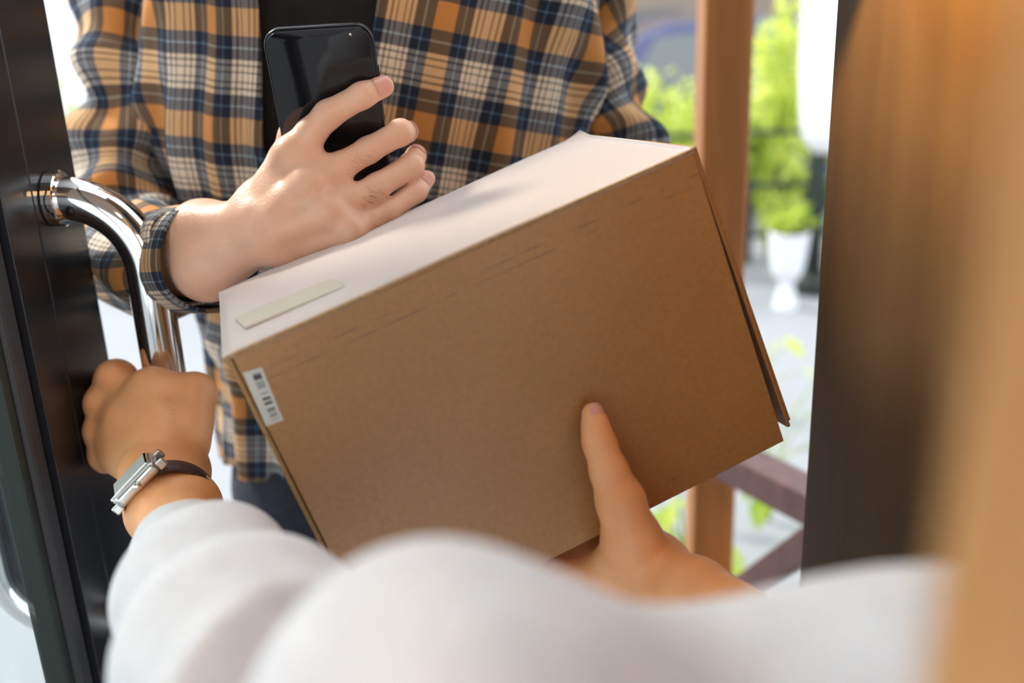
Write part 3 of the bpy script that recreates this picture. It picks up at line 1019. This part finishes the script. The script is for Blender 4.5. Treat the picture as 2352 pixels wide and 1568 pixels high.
# --- shirt: two front panels wrapping to the back
def torso_xy(phi, z, grow=0.0):
    q = (z - 0.84) / 0.58                      # 0 hem .. 1 shoulder
    a = 0.196 - 0.012 * math.sin(math.pi * min(1, max(0, q))) + 0.012 * q + grow
    b = 0.118 + 0.020 * math.sin(math.pi * min(1, max(0, q * .9 + .05))) + grow
    if q > 0.86:
        s = 1 - ((q - .86) / .2) ** 2 * .6
        a *= s ** .4; b *= s
    s_, c_ = math.sin(phi), math.cos(phi)
    if s_ < 0:
        a += 0.022 * math.exp(-((z - 1.17) / .075) ** 2)
    e = 0.82
    x = a * math.copysign(abs(s_) ** e, s_)
    y = -b * math.copysign(abs(c_) ** e, c_)
    return -0.112 + x, 1.0 + y


_ph = np.linspace(-math.pi, math.pi, 721)
_xy = np.array([torso_xy(p, 1.15) for p in _ph])
_al = np.r_[0, np.cumsum(np.linalg.norm(np.diff(_xy, axis=0), axis=1))]
_al -= _al[360]


def folds(phi, z, side):
    d = 0.0
    # vertical soft drape
    d += 0.006 * math.sin(phi * 11 + 6 * z + side) * (0.6 + .4 * math.sin(9 * z))
    d += 0.004 * math.sin(phi * 19 - 14 * z + 2 * side)
    # pull lines from the armpit
    for k, (p0, z0, ang, w, A) in enumerate(((1.05, 1.28, 1.0, .10, .014), (1.25, 1.20, .75, .08, .012), (.75, 1.08, .5, .09, .010), (1.0, .98, -.3, .09, .009))):
        u = (abs(phi) - p0) * .19; w_ = (z - z0)
        s = u * math.sin(ang) + w_ * math.cos(ang)
        l = u * math.cos(ang) - w_ * math.sin(ang)
        d += A * math.exp(-(s / (w * .22)) ** 2) * math.exp(-(l / w) ** 2)
    return d


def panel(side):
    nz_, np_ = 90, 90
    V, U, Fc = [], [], []
    for i in range(nz_ + 1):
        z = 0.842 + (1.46 - 0.842) * i / nz_
        op = max(0.0, (z - 1.13) / 0.30)
        if side < 0:
            ph0 = -0.37 * min(1, max(0.0, (z - 1.10) / .07)) + .02
        else:
            ph0 = -0.06 + 0.11 * min(1, op * 1.8)
        for j in range(np_ + 1):
            q = j / np_
            phi = ph0 + (side * math.pi - ph0) * q if side > 0 else ph0 + (-math.pi - ph0) * q
            g = folds(phi, z, side) + (0.004 if side > 0 else 0)
            if q < .03:
                g += .003
            x, y = torso_xy(phi, z, g)
            zz = z
            if i == 0:
                zz += 0.004 * math.sin(5 * phi)
            V.append((x, y, zz))
            su = float(np.interp(phi, _ph, _al))
            if side > 0:
                ca, sa = math.cos(-.25), math.sin(-.25)
                U.append((su * ca + (z - 1.2) * sa + .030, -su * sa + (z - 1.2) * ca + .012))
            else:
                ca, sa = math.cos(-.09), math.sin(-.09)
                U.append((su * ca + (z - 1.2) * sa + .012, -su * sa + (z - 1.2) * ca + .034))
    for i in range(nz_):
        for j in range(np_):
            a = i * (np_ + 1) + j
            f = (a, a + 1, a + np_ + 2, a + np_ + 1)
            Fc.append(f if side > 0 else f[::-1])
    return V, U, Fc


Va, Ua, Fa = panel(-1)
Vb, Ub, Fb = panel(1)
n = len(Va)
shirt = put('shirt', mesh_from(Va + Vb, Fa + [tuple(i + n for i in f) for f in Fb], True, Ua + Ub), M['plaid'], man)
solidify(shirt, .0016, -1)


def sleeve_folds(L, a, T):
    q = L / T
    mid = math.exp(-((q - .52) / .16) ** 2)
    return .0042 * math.sin(2 * a + 48 * L) * (.5 + mid) + .008 * mid * math.sin(95 * L + 2.2 * math.sin(a)) + .0042 * math.sin(4 * a - 34 * L)


def R4(u, v, d, rpx):
    p, r = J(u, v, d, rpx)
    return (*p, r)


sl = [(-.20, 1.01, 1.415, .040), (-.262, 1.005, 1.405, .050), R4(330, -220, .998, 114), R4(318, -130, .99, 116), R4(298, 60, .975, 112), R4(288, 260, .965, 112), R4(282, 430, .955, 112), R4(296, 555, .92, 126), R4(345, 598, .845, 126), R4(420, 597, .79, 120), R4(458, 595, .768, 118)]
s_r = put('sleeve', tube(sl, n=130, seg=72, caps=False, disp=sleeve_folds, uvo=(.02, .03), twist=.4), M['plaid'], shirt)
solidify(s_r, .0016, -1)


def flat_disp(L, a, T):
    return .0008 * math.sin(4 * a)


cuff = put('cuff', tube([R4(405, 597, .800, 121), R4(432, 596, .784, 126), R4(464, 595, .766, 127), R4(482, 594, .756, 127)], n=24, seg=64, caps=False, disp=flat_disp, uvo=(.035, .02), twist=.4), M['plaid'], shirt)
solidify(cuff, .003, -1)
sl2 = [(-.02, 1.01, 1.415, .040), (.035, 1.005, 1.405, .050), R4(1278, -220, .998, 110), R4(1305, -130, .99, 108), R4(1345, 20, .985, 104), R4(1378, 200, .985, 102), R4(1392, 340, .98, 104), R4(1395, 480, .96, 108), (.135, .93, 1.02, .044), (.12, .86, .94, .040), (.095, .80, .90, .038)]
s_l = put('sleeve', tube(sl2, n=120, seg=72, caps=False, disp=sleeve_folds, uvo=(.05, .01), twist=3.6, bias=.45), M['plaid'], shirt)
solidify(s_l, .0016, -1)
# black undershirt and trousers
V, Fc = [], []
nz_, np_ = 30, 48
for i in range(nz_ + 1):
    z = .87 + (1.45 - .87) * i / nz_
    for j in range(np_):
        phi = 2 * math.pi * j / np_
        x, y = torso_xy(phi, z, -.016 + .002 * math.sin(7 * phi + 20 * z))
        V.append((x, y, z))
for i in range(nz_):
    for j in range(np_):
        Fc.append((i * np_ + j, i * np_ + (j + 1) % np_, (i + 1) * np_ + (j + 1) % np_, (i + 1) * np_ + j))
put('undershirt', mesh_from(V, Fc), M['black_cloth'], man)
tp = []
for sx in (-1, 1):
    tp += [(S(-.115 + sx * .075, 1.0, .90, .095), S(-.115 + sx * .085, .985, .80, .098)), (S(-.115 + sx * .085, .985, .80, .098), S(-.115 + sx * .10, .99, .47, .070)), (S(-.115 + sx * .10, .99, .47, .070), S(-.115 + sx * .105, 1.02, .07, .055))]
lo3, Pt3 = grid_for([x for s in tp for x in s], .008, .02)
f3 = None
for (a, ra), (b, rb) in tp:
    c = cone(Pt3, a, b, ra, rb)
    f3 = c if f3 is None else smin(f3, c, .02)
V, Q = mesh_field(f3, lo3, .008)
put('trousers', mesh_from(V, Q.tolist()), M['denim'], man)
for sx in (-1, 1):
    V, Q = (lambda fl: mesh_field(*fl))((lambda pr: (lambda lg: (smin(cone(lg[1], *[pr[0][0][0], pr[0][1][0], pr[0][0][1], pr[0][1][1]]), cone(lg[1], pr[1][0][0], pr[1][1][0], pr[1][0][1], pr[1][1][1]), .03), lg[0], .007))(grid_for([x for s in pr for x in s], .007, .02)))(
        [(S(-.115 + sx * .105, 1.05, .045, .042), S(-.115 + sx * .115, .86, .035, .034)), (S(-.115 + sx * .105, 1.03, .05, .045), S(-.115 + sx * .105, 1.03, .10, .04))]))
    V[:, 2] = np.maximum(V[:, 2], 0.002)
    put('shoe', mesh_from(V, Q.tolist()), M['leather'], man)

# ------------------------------------------------------------------ phone in his hand
pTL, pTR = P(597, 70, .676), P(853, 54, .676)
pLd = P(752, 470, .752)
ax = pTR - pTL; pw = np.linalg.norm(ax); ax /= pw
ay = pLd - pTL; ay -= ax * (ay @ ax); ay /= np.linalg.norm(ay)
az = np.cross(ax, ay)
PL = 0.138
phone = bpy.data.objects.new('smartphone', None); C.objects.link(phone)
phone.matrix_world = Matrix([[ax[i], ay[i], az[i], pTL[i]] for i in range(3)] + [[0, 0, 0, 1]])
bpy.context.view_layer.update()
tag(phone, "black smartphone with a dark screen gripped in the person's hand", 'phone')


def rounded_slab(x0, y0, x1, y1, z0, z1, r, bev, seg=8):
    bm = bmesh.new()
    vs = []
    for cxx, cyy, a0 in ((x1 - r, y0 + r, -90), (x1 - r, y1 - r, 0), (x0 + r, y1 - r, 90), (x0 + r, y0 + r, 180)):
        for k in range(seg + 1):
            a = math.radians(a0 + 90 * k / seg)
            vs.append(bm.verts.new((cxx + r * math.cos(a), cyy + r * math.sin(a), z0)))
    f = bm.faces.new(vs)
    ex = bmesh.ops.extrude_face_region(bm, geom=[f])
    for v in ex['geom']:
        if isinstance(v, bmesh.types.BMVert):
            v.co.z = z1
    bmesh.ops.recalc_face_normals(bm, faces=bm.faces)
    if bev:
        ed = [e for e in bm.edges if abs(e.verts[0].co.z - e.verts[1].co.z) < 1e-7]
        bmesh.ops.bevel(bm, geom=ed, offset=bev, segments=4, affect='EDGES', profile=.5)
    me = bpy.data.meshes.new('mesh'); bm.to_mesh(me); bm.free()
    me.polygons.foreach_set('use_smooth', [True] * len(me.polygons))
    return me


def pput(name, me, mat, parent=phone):
    o = bpy.data.objects.new(name, me); C.objects.link(o); me.materials.append(mat); o.parent = parent
    return o


fr = pput('phone_case', rounded_slab(0, 0, pw, PL, 0, .0082, .0125, .0028), M['phone_frame'])
sc = pput('screen', rounded_slab(.0016, .0016, pw - .0016, PL - .0016, -.0004, .0010, .0112, .0004), M['phone_glass'])
pput('front_camera', tube([(pw * .80, .0062, -.0002, .0011), (pw * .80, .0062, -.0007, .0010)], n=3, seg=16), M['steel'], sc)
pput('speaker_slot', box_mesh((pw * .42, .0050, -.0006), (pw * .58, .0062, .0002), .0002), M['screw'], sc)
pput('side_button', box_mesh((pw - .0003, .030, .0030), (pw + .0006, .042, .0052), .0003), M['phone_frame'], fr)

# ------------------------------------------------------------------ the person receiving the parcel
wom = empty('person', (0.10, -0.05, 0.0), 'person in a white knit sweater gripping the door handle and taking the parcel', 'person')
dB = 0.06
iM, mM, rM, pM = J(268, 874, .792, 42), J(236, 926, .792, 38), J(234, 989, .790, 37), J(246, 1044, .786, 34)
def curl(m, dv, rp):
    (p, r) = m
    return [m, J(*rp[0]), J(*rp[1]), J(*rp[2])]
index = [iM, J(262, 880, .835, 28), J(345, 892, .850, 26), J(410, 900, .840, 22)]
middle = [mM, J(238, 932, .838, 29), J(330, 944, .856, 27), J(405, 952, .845, 23)]
ring = [rM, J(242, 994, .838, 28), J(335, 1004, .858, 26), J(410, 1010, .848, 22)]
pinky = [pM, J(258, 1050, .834, 25), J(345, 1058, .854, 22), J(415, 1062, .846, 19)]
thumb = [J(430, 1020, .735, 50), J(452, 903, .765, 40), J(440, 905, .810, 27), J(370, 918, .842, 23)]
w1, w2, w3, w4 = J(420, 1085, .712, 48), J(395, 1090, .700, 50), J(360, 1090, .698, 48), J(325, 1085, .705, 40)
f1_, f2_ = J(425, 1165, .650, 68), J(372, 1172, .648, 68)
e1_, e2_ = J(470, 1330, .54, 80), J(420, 1340, .54, 80)
palm = [(w1, iM), (w2, mM), (w3, rM), (w4, pM), (iM, pM), (w1, thumb[1]), (w2, J(350, 900, .765, 52)), (J(350, 900, .765, 52), J(430, 905, .762, 46)), (J(300, 960, .762, 50), J(410, 985, .745, 56)),
        (w1, w4), (w2, f1_), (w3, f2_), (w1, f1_), (w4, f2_), (f1_, e1_), (f2_, e2_), (f1_, f2_)]
bumps = [(J(254, 864, .779, 30), J(262, 870, .784, 30), .009), (J(223, 925, .780, 27), J(232, 927, .786, 29), .008), (J(223, 989, .779, 26), J(232, 989, .785, 28), .008), (J(237, 1045, .776, 23), J(246, 1046, .782, 25), .008)]
fw, low, hw = hand_field(palm, [index, middle, ring, pinky, thumb], bumps, h=.0016)
wparts = [mesh_field(fw, low, hw)]
# right hand under and in front of the parcel
thumb = [J(1452, 1240, .598, 62), J(1425, 1150, .590, 56), J(1398, 1080, .588, 43), J(1377, 1020, .590, 34), J(1367, 975, .591, 29), J(1361, 949, .5925, 25)]
bb = lambda x, z, dy=0.013: np.array(B(x, BH + dy, z))
rw = J(1505, 1300, .612, 62)
palm = [(J(1452, 1240, .600, 58), rw), ((bb(.165, .0, .034), .017), (bb(.125, .045, .018), .013)), ((bb(.165, .012, .034), .016), (bb(.15, .06, .018), .013)), ((bb(.15, -.004, .036), .018), (bb(.105, .03, .018), .013)),
        (rw, (bb(.165, .0, .036), .018)), (rw, (bb(.15, -.004, .036), .018)), ((thumb[0][0], .016), (bb(.15, .002, .028), .014)),
        (rw, J(1600, 1362, .575, 74)), (J(1500, 1320, .608, 62), J(1580, 1385, .575, 70)), (J(1600, 1362, .575, 74), J(1800, 1490, .50, 96))]
fing = [thumb,
        [(bb(.105, .03), .012), (bb(.07, .055), .009), (bb(.045, .07), .0085), (bb(.03, .08), .0075)],
        [(bb(.125, .045), .012), (bb(.09, .08), .009), (bb(.065, .095), .0085), (bb(.05, .105), .0075)],
        [(bb(.15, .06), .012), (bb(.115, .095), .009), (bb(.09, .115), .0085), (bb(.075, .125), .0075)],
        [(bb(.165, .07), .011), (bb(.14, .105), .0085), (bb(.12, .12), .008), (bb(.105, .13), .007)]]
fw, low, hw = hand_field(palm, fing, [(J(1372, 1008, .5865, 26), J(1380, 1022, .5865, 27), .008)], h=.0016)
wparts.append(mesh_field(fw, low, hw))
V, Q = join_vq(wparts)
wbody = put('body', mesh_from(V, Q.tolist()), M['skin_woman'], wom)
put('fingernail', nail(thumb[5][0], thumb[4][0], thumb[5][1], thumb[4][1], P(1560, 955, .53) - thumb[5][0], .0135, half=.85), M['nail'], wbody)

# sweater: sleeves, shoulders and chest as one knitted surface
sw = [(J(418, 1268, .590, 112), J(478, 1370, .48, 175)), (J(478, 1370, .48, 175), J(590, 1530, .40, 260)), (J(590, 1530, .40, 260), J(800, 1860, .33, 420)),
      (J(1712, 1462, .535, 84), J(1810, 1520, .47, 112)), (J(1810, 1520, .47, 112), J(2000, 1640, .38, 165)), (J(2000, 1640, .38, 165), J(2380, 1740, .32, 300)),
      (J(1075, 1780, .25, 455), J(960, 2000, .28, 540)), (J(1075, 1780, .25, 455), J(1650, 1880, .28, 420)), (J(1650, 1880, .28, 420), J(2150, 1720, .25, 345)), (J(2150, 1720, .25, 345), J(2400, 1680, .24, 345))]
lo4, Pt4 = grid_for([x for s in sw for x in s], .0035, .02)
f4 = None
for i, ((a, ra), (b, rb)) in enumerate(sw):
    c = cone(Pt4, a, b, ra, rb)
    f4 = c if f4 is None else smin(f4, c, .008 if i == 3 else .002 if i == 6 else .03)
# soft folds round the left forearm
ax_ = sw[1][1][0] - sw[0][0][0]; ax_ = ax_ / np.linalg.norm(ax_)
s_ax = (Pt4[0] - sw[0][0][0][0]) * ax_[0] + (Pt4[1] - sw[0][0][0][1]) * ax_[1] + (Pt4[2] - sw[0][0][0][2]) * ax_[2]
f4 = f4 + .0012 * np.sin(s_ax * 190) * (s_ax < .05) + .0016 * np.sin(s_ax * 75 + 30 * (Pt4[0] - Pt4[2]) + 1.0) + .0018 * np.sin(s_ax * 41 - 55 * Pt4[0])
for g0, g1 in ((J(860, 1300, .362, 80), J(720, 1388, .350, 100)), (J(720, 1388, .350, 100), J(600, 1485, .333, 112)), (J(600, 1485, .333, 112), J(500, 1600, .325, 115))):
    f4 = -smin(-f4, cone(Pt4, g0[0], g1[0], g0[1], g1[1]), .012)
V, Q = mesh_field(f4, lo4, .0035)
put('sweater', mesh_from(V, Q.tolist()), M['knit'], wom)

# hair falling past the right of the lens
V, Fc = [], []
nh, mh = 60, 40
nh, mh = 110, 120
for i in range(nh + 1):
    q = i / nh
    z = 1.66 - q * .66
    up = max(0.0, min(1.0, (z - 1.345) / .13)); up = up * up * (3 - 2 * up)
    dome = math.sqrt(max(0.0, 1 - max(0.0, (z - 1.53) / .13) ** 2)) if z > 1.53 else 1.0
    for j in range(mh):
        a = 2 * math.pi * j / mh
        lock = .0030 * math.sin(19 * a + 3 * math.sin(11 * z)) + .0018 * math.sin(43 * a - 9 * z)
        r0 = (.045 + .05 * up) * (1 - .3 * max(0, (1.12 - z) / .12)) * dome
        ry0 = (.040 + .065 * up) * (1 - .3 * max(0, (1.12 - z) / .12)) * dome
        x = .0985 + .085 * up + .004 * math.sin(9 * z) + (r0 + lock * dome) * math.cos(a)
        y = .088 - .03 * up + (ry0 + lock * dome) * math.sin(a)
        V.append((x, y, z))
for i in range(nh):
    for j in range(mh):
        Fc.append((i * mh + j, i * mh + (j + 1) % mh, (i + 1) * mh + (j + 1) % mh, (i + 1) * mh + j))
Fc += [tuple(range(mh - 1, -1, -1)), tuple(range(nh * mh, nh * mh + mh))]
put('hair', mesh_from(V, Fc), M['hair'], wom)

# ------------------------------------------------------------------ wristwatch
wc, wr = (f1_[0] + f2_[0]) / 2, .0268
axw = (e1_[0] + e2_[0]) / 2 - wc; axw /= np.linalg.norm(axw)
sidew = P(285, 1095, .620) - wc; sidew -= axw * (sidew @ axw); sidew /= np.linalg.norm(sidew)
topw = np.cross(axw, sidew)
wc = wc - axw * .002
watch = bpy.data.objects.new('wristwatch', None); C.objects.link(watch)
watch.matrix_world = Matrix([[sidew[i], topw[i], axw[i], wc[i]] for i in range(3)] + [[0, 0, 0, 1]])
bpy.context.view_layer.update()
tag(watch, 'steel wristwatch on a dark brown leather strap above the white cuff', 'watch')


def wput(name, me, mat, parent=watch):
    o = bpy.data.objects.new(name, me); C.objects.link(o); me.materials.append(mat); o.parent = parent
    return o


V, Fc = [], []
for i in range(65):
    a = math.radians(28 + 304 * i / 64)
    for (rr, zz) in ((0, -.0095), (.0024, -.0086), (.0024, .0086), (0, .0095)):
        V.append(((wr + .0007 + rr) * math.cos(a), (wr - .0006 + rr) * math.sin(a), zz))
for i in range(64):
    for k in range(4):
        Fc.append((i * 4 + k, i * 4 + (k + 1) % 4, (i + 1) * 4 + (k + 1) % 4, (i + 1) * 4 + k))
wput('strap', mesh_from(V, Fc), M['leather'])
case = wput('case', box_mesh((wr - .001, -.0165, -.0135), (wr + .0075, .0165, .0135), .003, 4), M['steel'])
wput('bezel', box_mesh((wr + .0072, -.0145, -.0118), (wr + .0088, .0145, .0118), .0008, 2), M['chrome'], case)
wput('dial', box_mesh((wr + .0086, -.0128, -.0102), (wr + .0090, .0128, .0102), 0), simple('silver_dial', (.62, .66, .62), .3, .3), case)
wput('crown', tube([(wr + .0035, .0, .0132, .0026), (wr + .0035, .0, .0165, .0026)], n=4, seg=16), M['chrome'], case)
for sy in (-1, 1):
    for sz in (-1, 1):
        wput('lug', box_mesh((wr - .002, sy * .0185 - .003, sz * .0095 - .0018), (wr + .004, sy * .0185 + .003, sz * .0095 + .0018), .001), M['steel'], case)

# top label of the parcel
sticker('top_label', [(541, 735), (765, 645), (792, 664), (566, 758)], 'top', simple('pale_label', (.62, .56, .44), .5))

# ------------------------------------------------------------------ added warm wall washer, unseen above the frame, gilding the door pier
lamp = empty('added_wall_lamp', (0.225, 0.46, 1.33), 'unseen added wall lamp washing warm light down the dark door pier', 'lamp')
put('back_plate', box_mesh((0.219, .40, 1.50), (0.225, .52, 1.62), .002), M['steel'], lamp)
put('arm', tube([(0.220, .46, 1.60, .006), (0.20, .46, 1.605, .006), (0.175, .46, 1.60, .006), (0.172, .46, 1.575, .006)], n=14, seg=10), M['steel'], lamp)


def warm(name, col, strength):
    em = bpy.data.materials.new(name); em.use_nodes = True
    b = em.node_tree.nodes['Principled BSDF']
    b.inputs['Base Color'].default_value = (.8, .7, .6, 1)
    b.inputs['Emission Color'].default_value = (*col, 1)
    b.inputs['Emission Strength'].default_value = strength
    return em


put('bulb', tube([(0.172, .46, 1.575, .010), (0.172, .46, 1.56, .018), (0.172, .46, 1.535, .024), (0.172, .46, 1.51, .018), (0.172, .46, 1.50, .004)], n=20, seg=28), warm('added_warm_bulb', (1.0, .56, .18), 4600), lamp)
V, Fc = [], []
prof_ = [(0.222, .32), (0.135, .32), (0.135, .62), (0.222, .62)]
for z in (1.64, 1.335):
    for (x, y) in prof_:
        V.append((x, y, z))
Fc = [(0, 1, 5, 4), (1, 2, 6, 5), (2, 3, 7, 6), (0, 3, 2, 1)]
V += [(0.196, .32, 1.335), (0.196, .62, 1.335)]
Fc += [(5, 6, 9, 8)]
solidify(put('shade', mesh_from(V, Fc, False), M['screw'], lamp), .002, 0)  # shaped so the added light falls on the pier alone

# added pendant, unseen behind the viewer, to warm the hair and doorway
pend = empty('added_pendant_lamp', (0.24, -0.22, 1.85), 'unseen added round pendant lamp warming the hair and doorway from behind', 'lamp')
put('cord', tube([(0.24, -.22, 1.92, .003), (0.24, -.22, 2.45, .003)], n=3, seg=8), M['screw'], pend)
put('socket', tube([(0.24, -.22, 1.885, .016), (0.24, -.22, 1.93, .014)], n=4, seg=20), M['screw'], pend)
put('bulb', tube([(0.24, -.22, 1.89, .012), (0.24, -.22, 1.87, .034), (0.24, -.22, 1.845, .042), (0.24, -.22, 1.815, .032), (0.24, -.22, 1.805, .004)], n=20, seg=28), warm('added_warm_globe', (1.0, .60, .28), 95), pend)
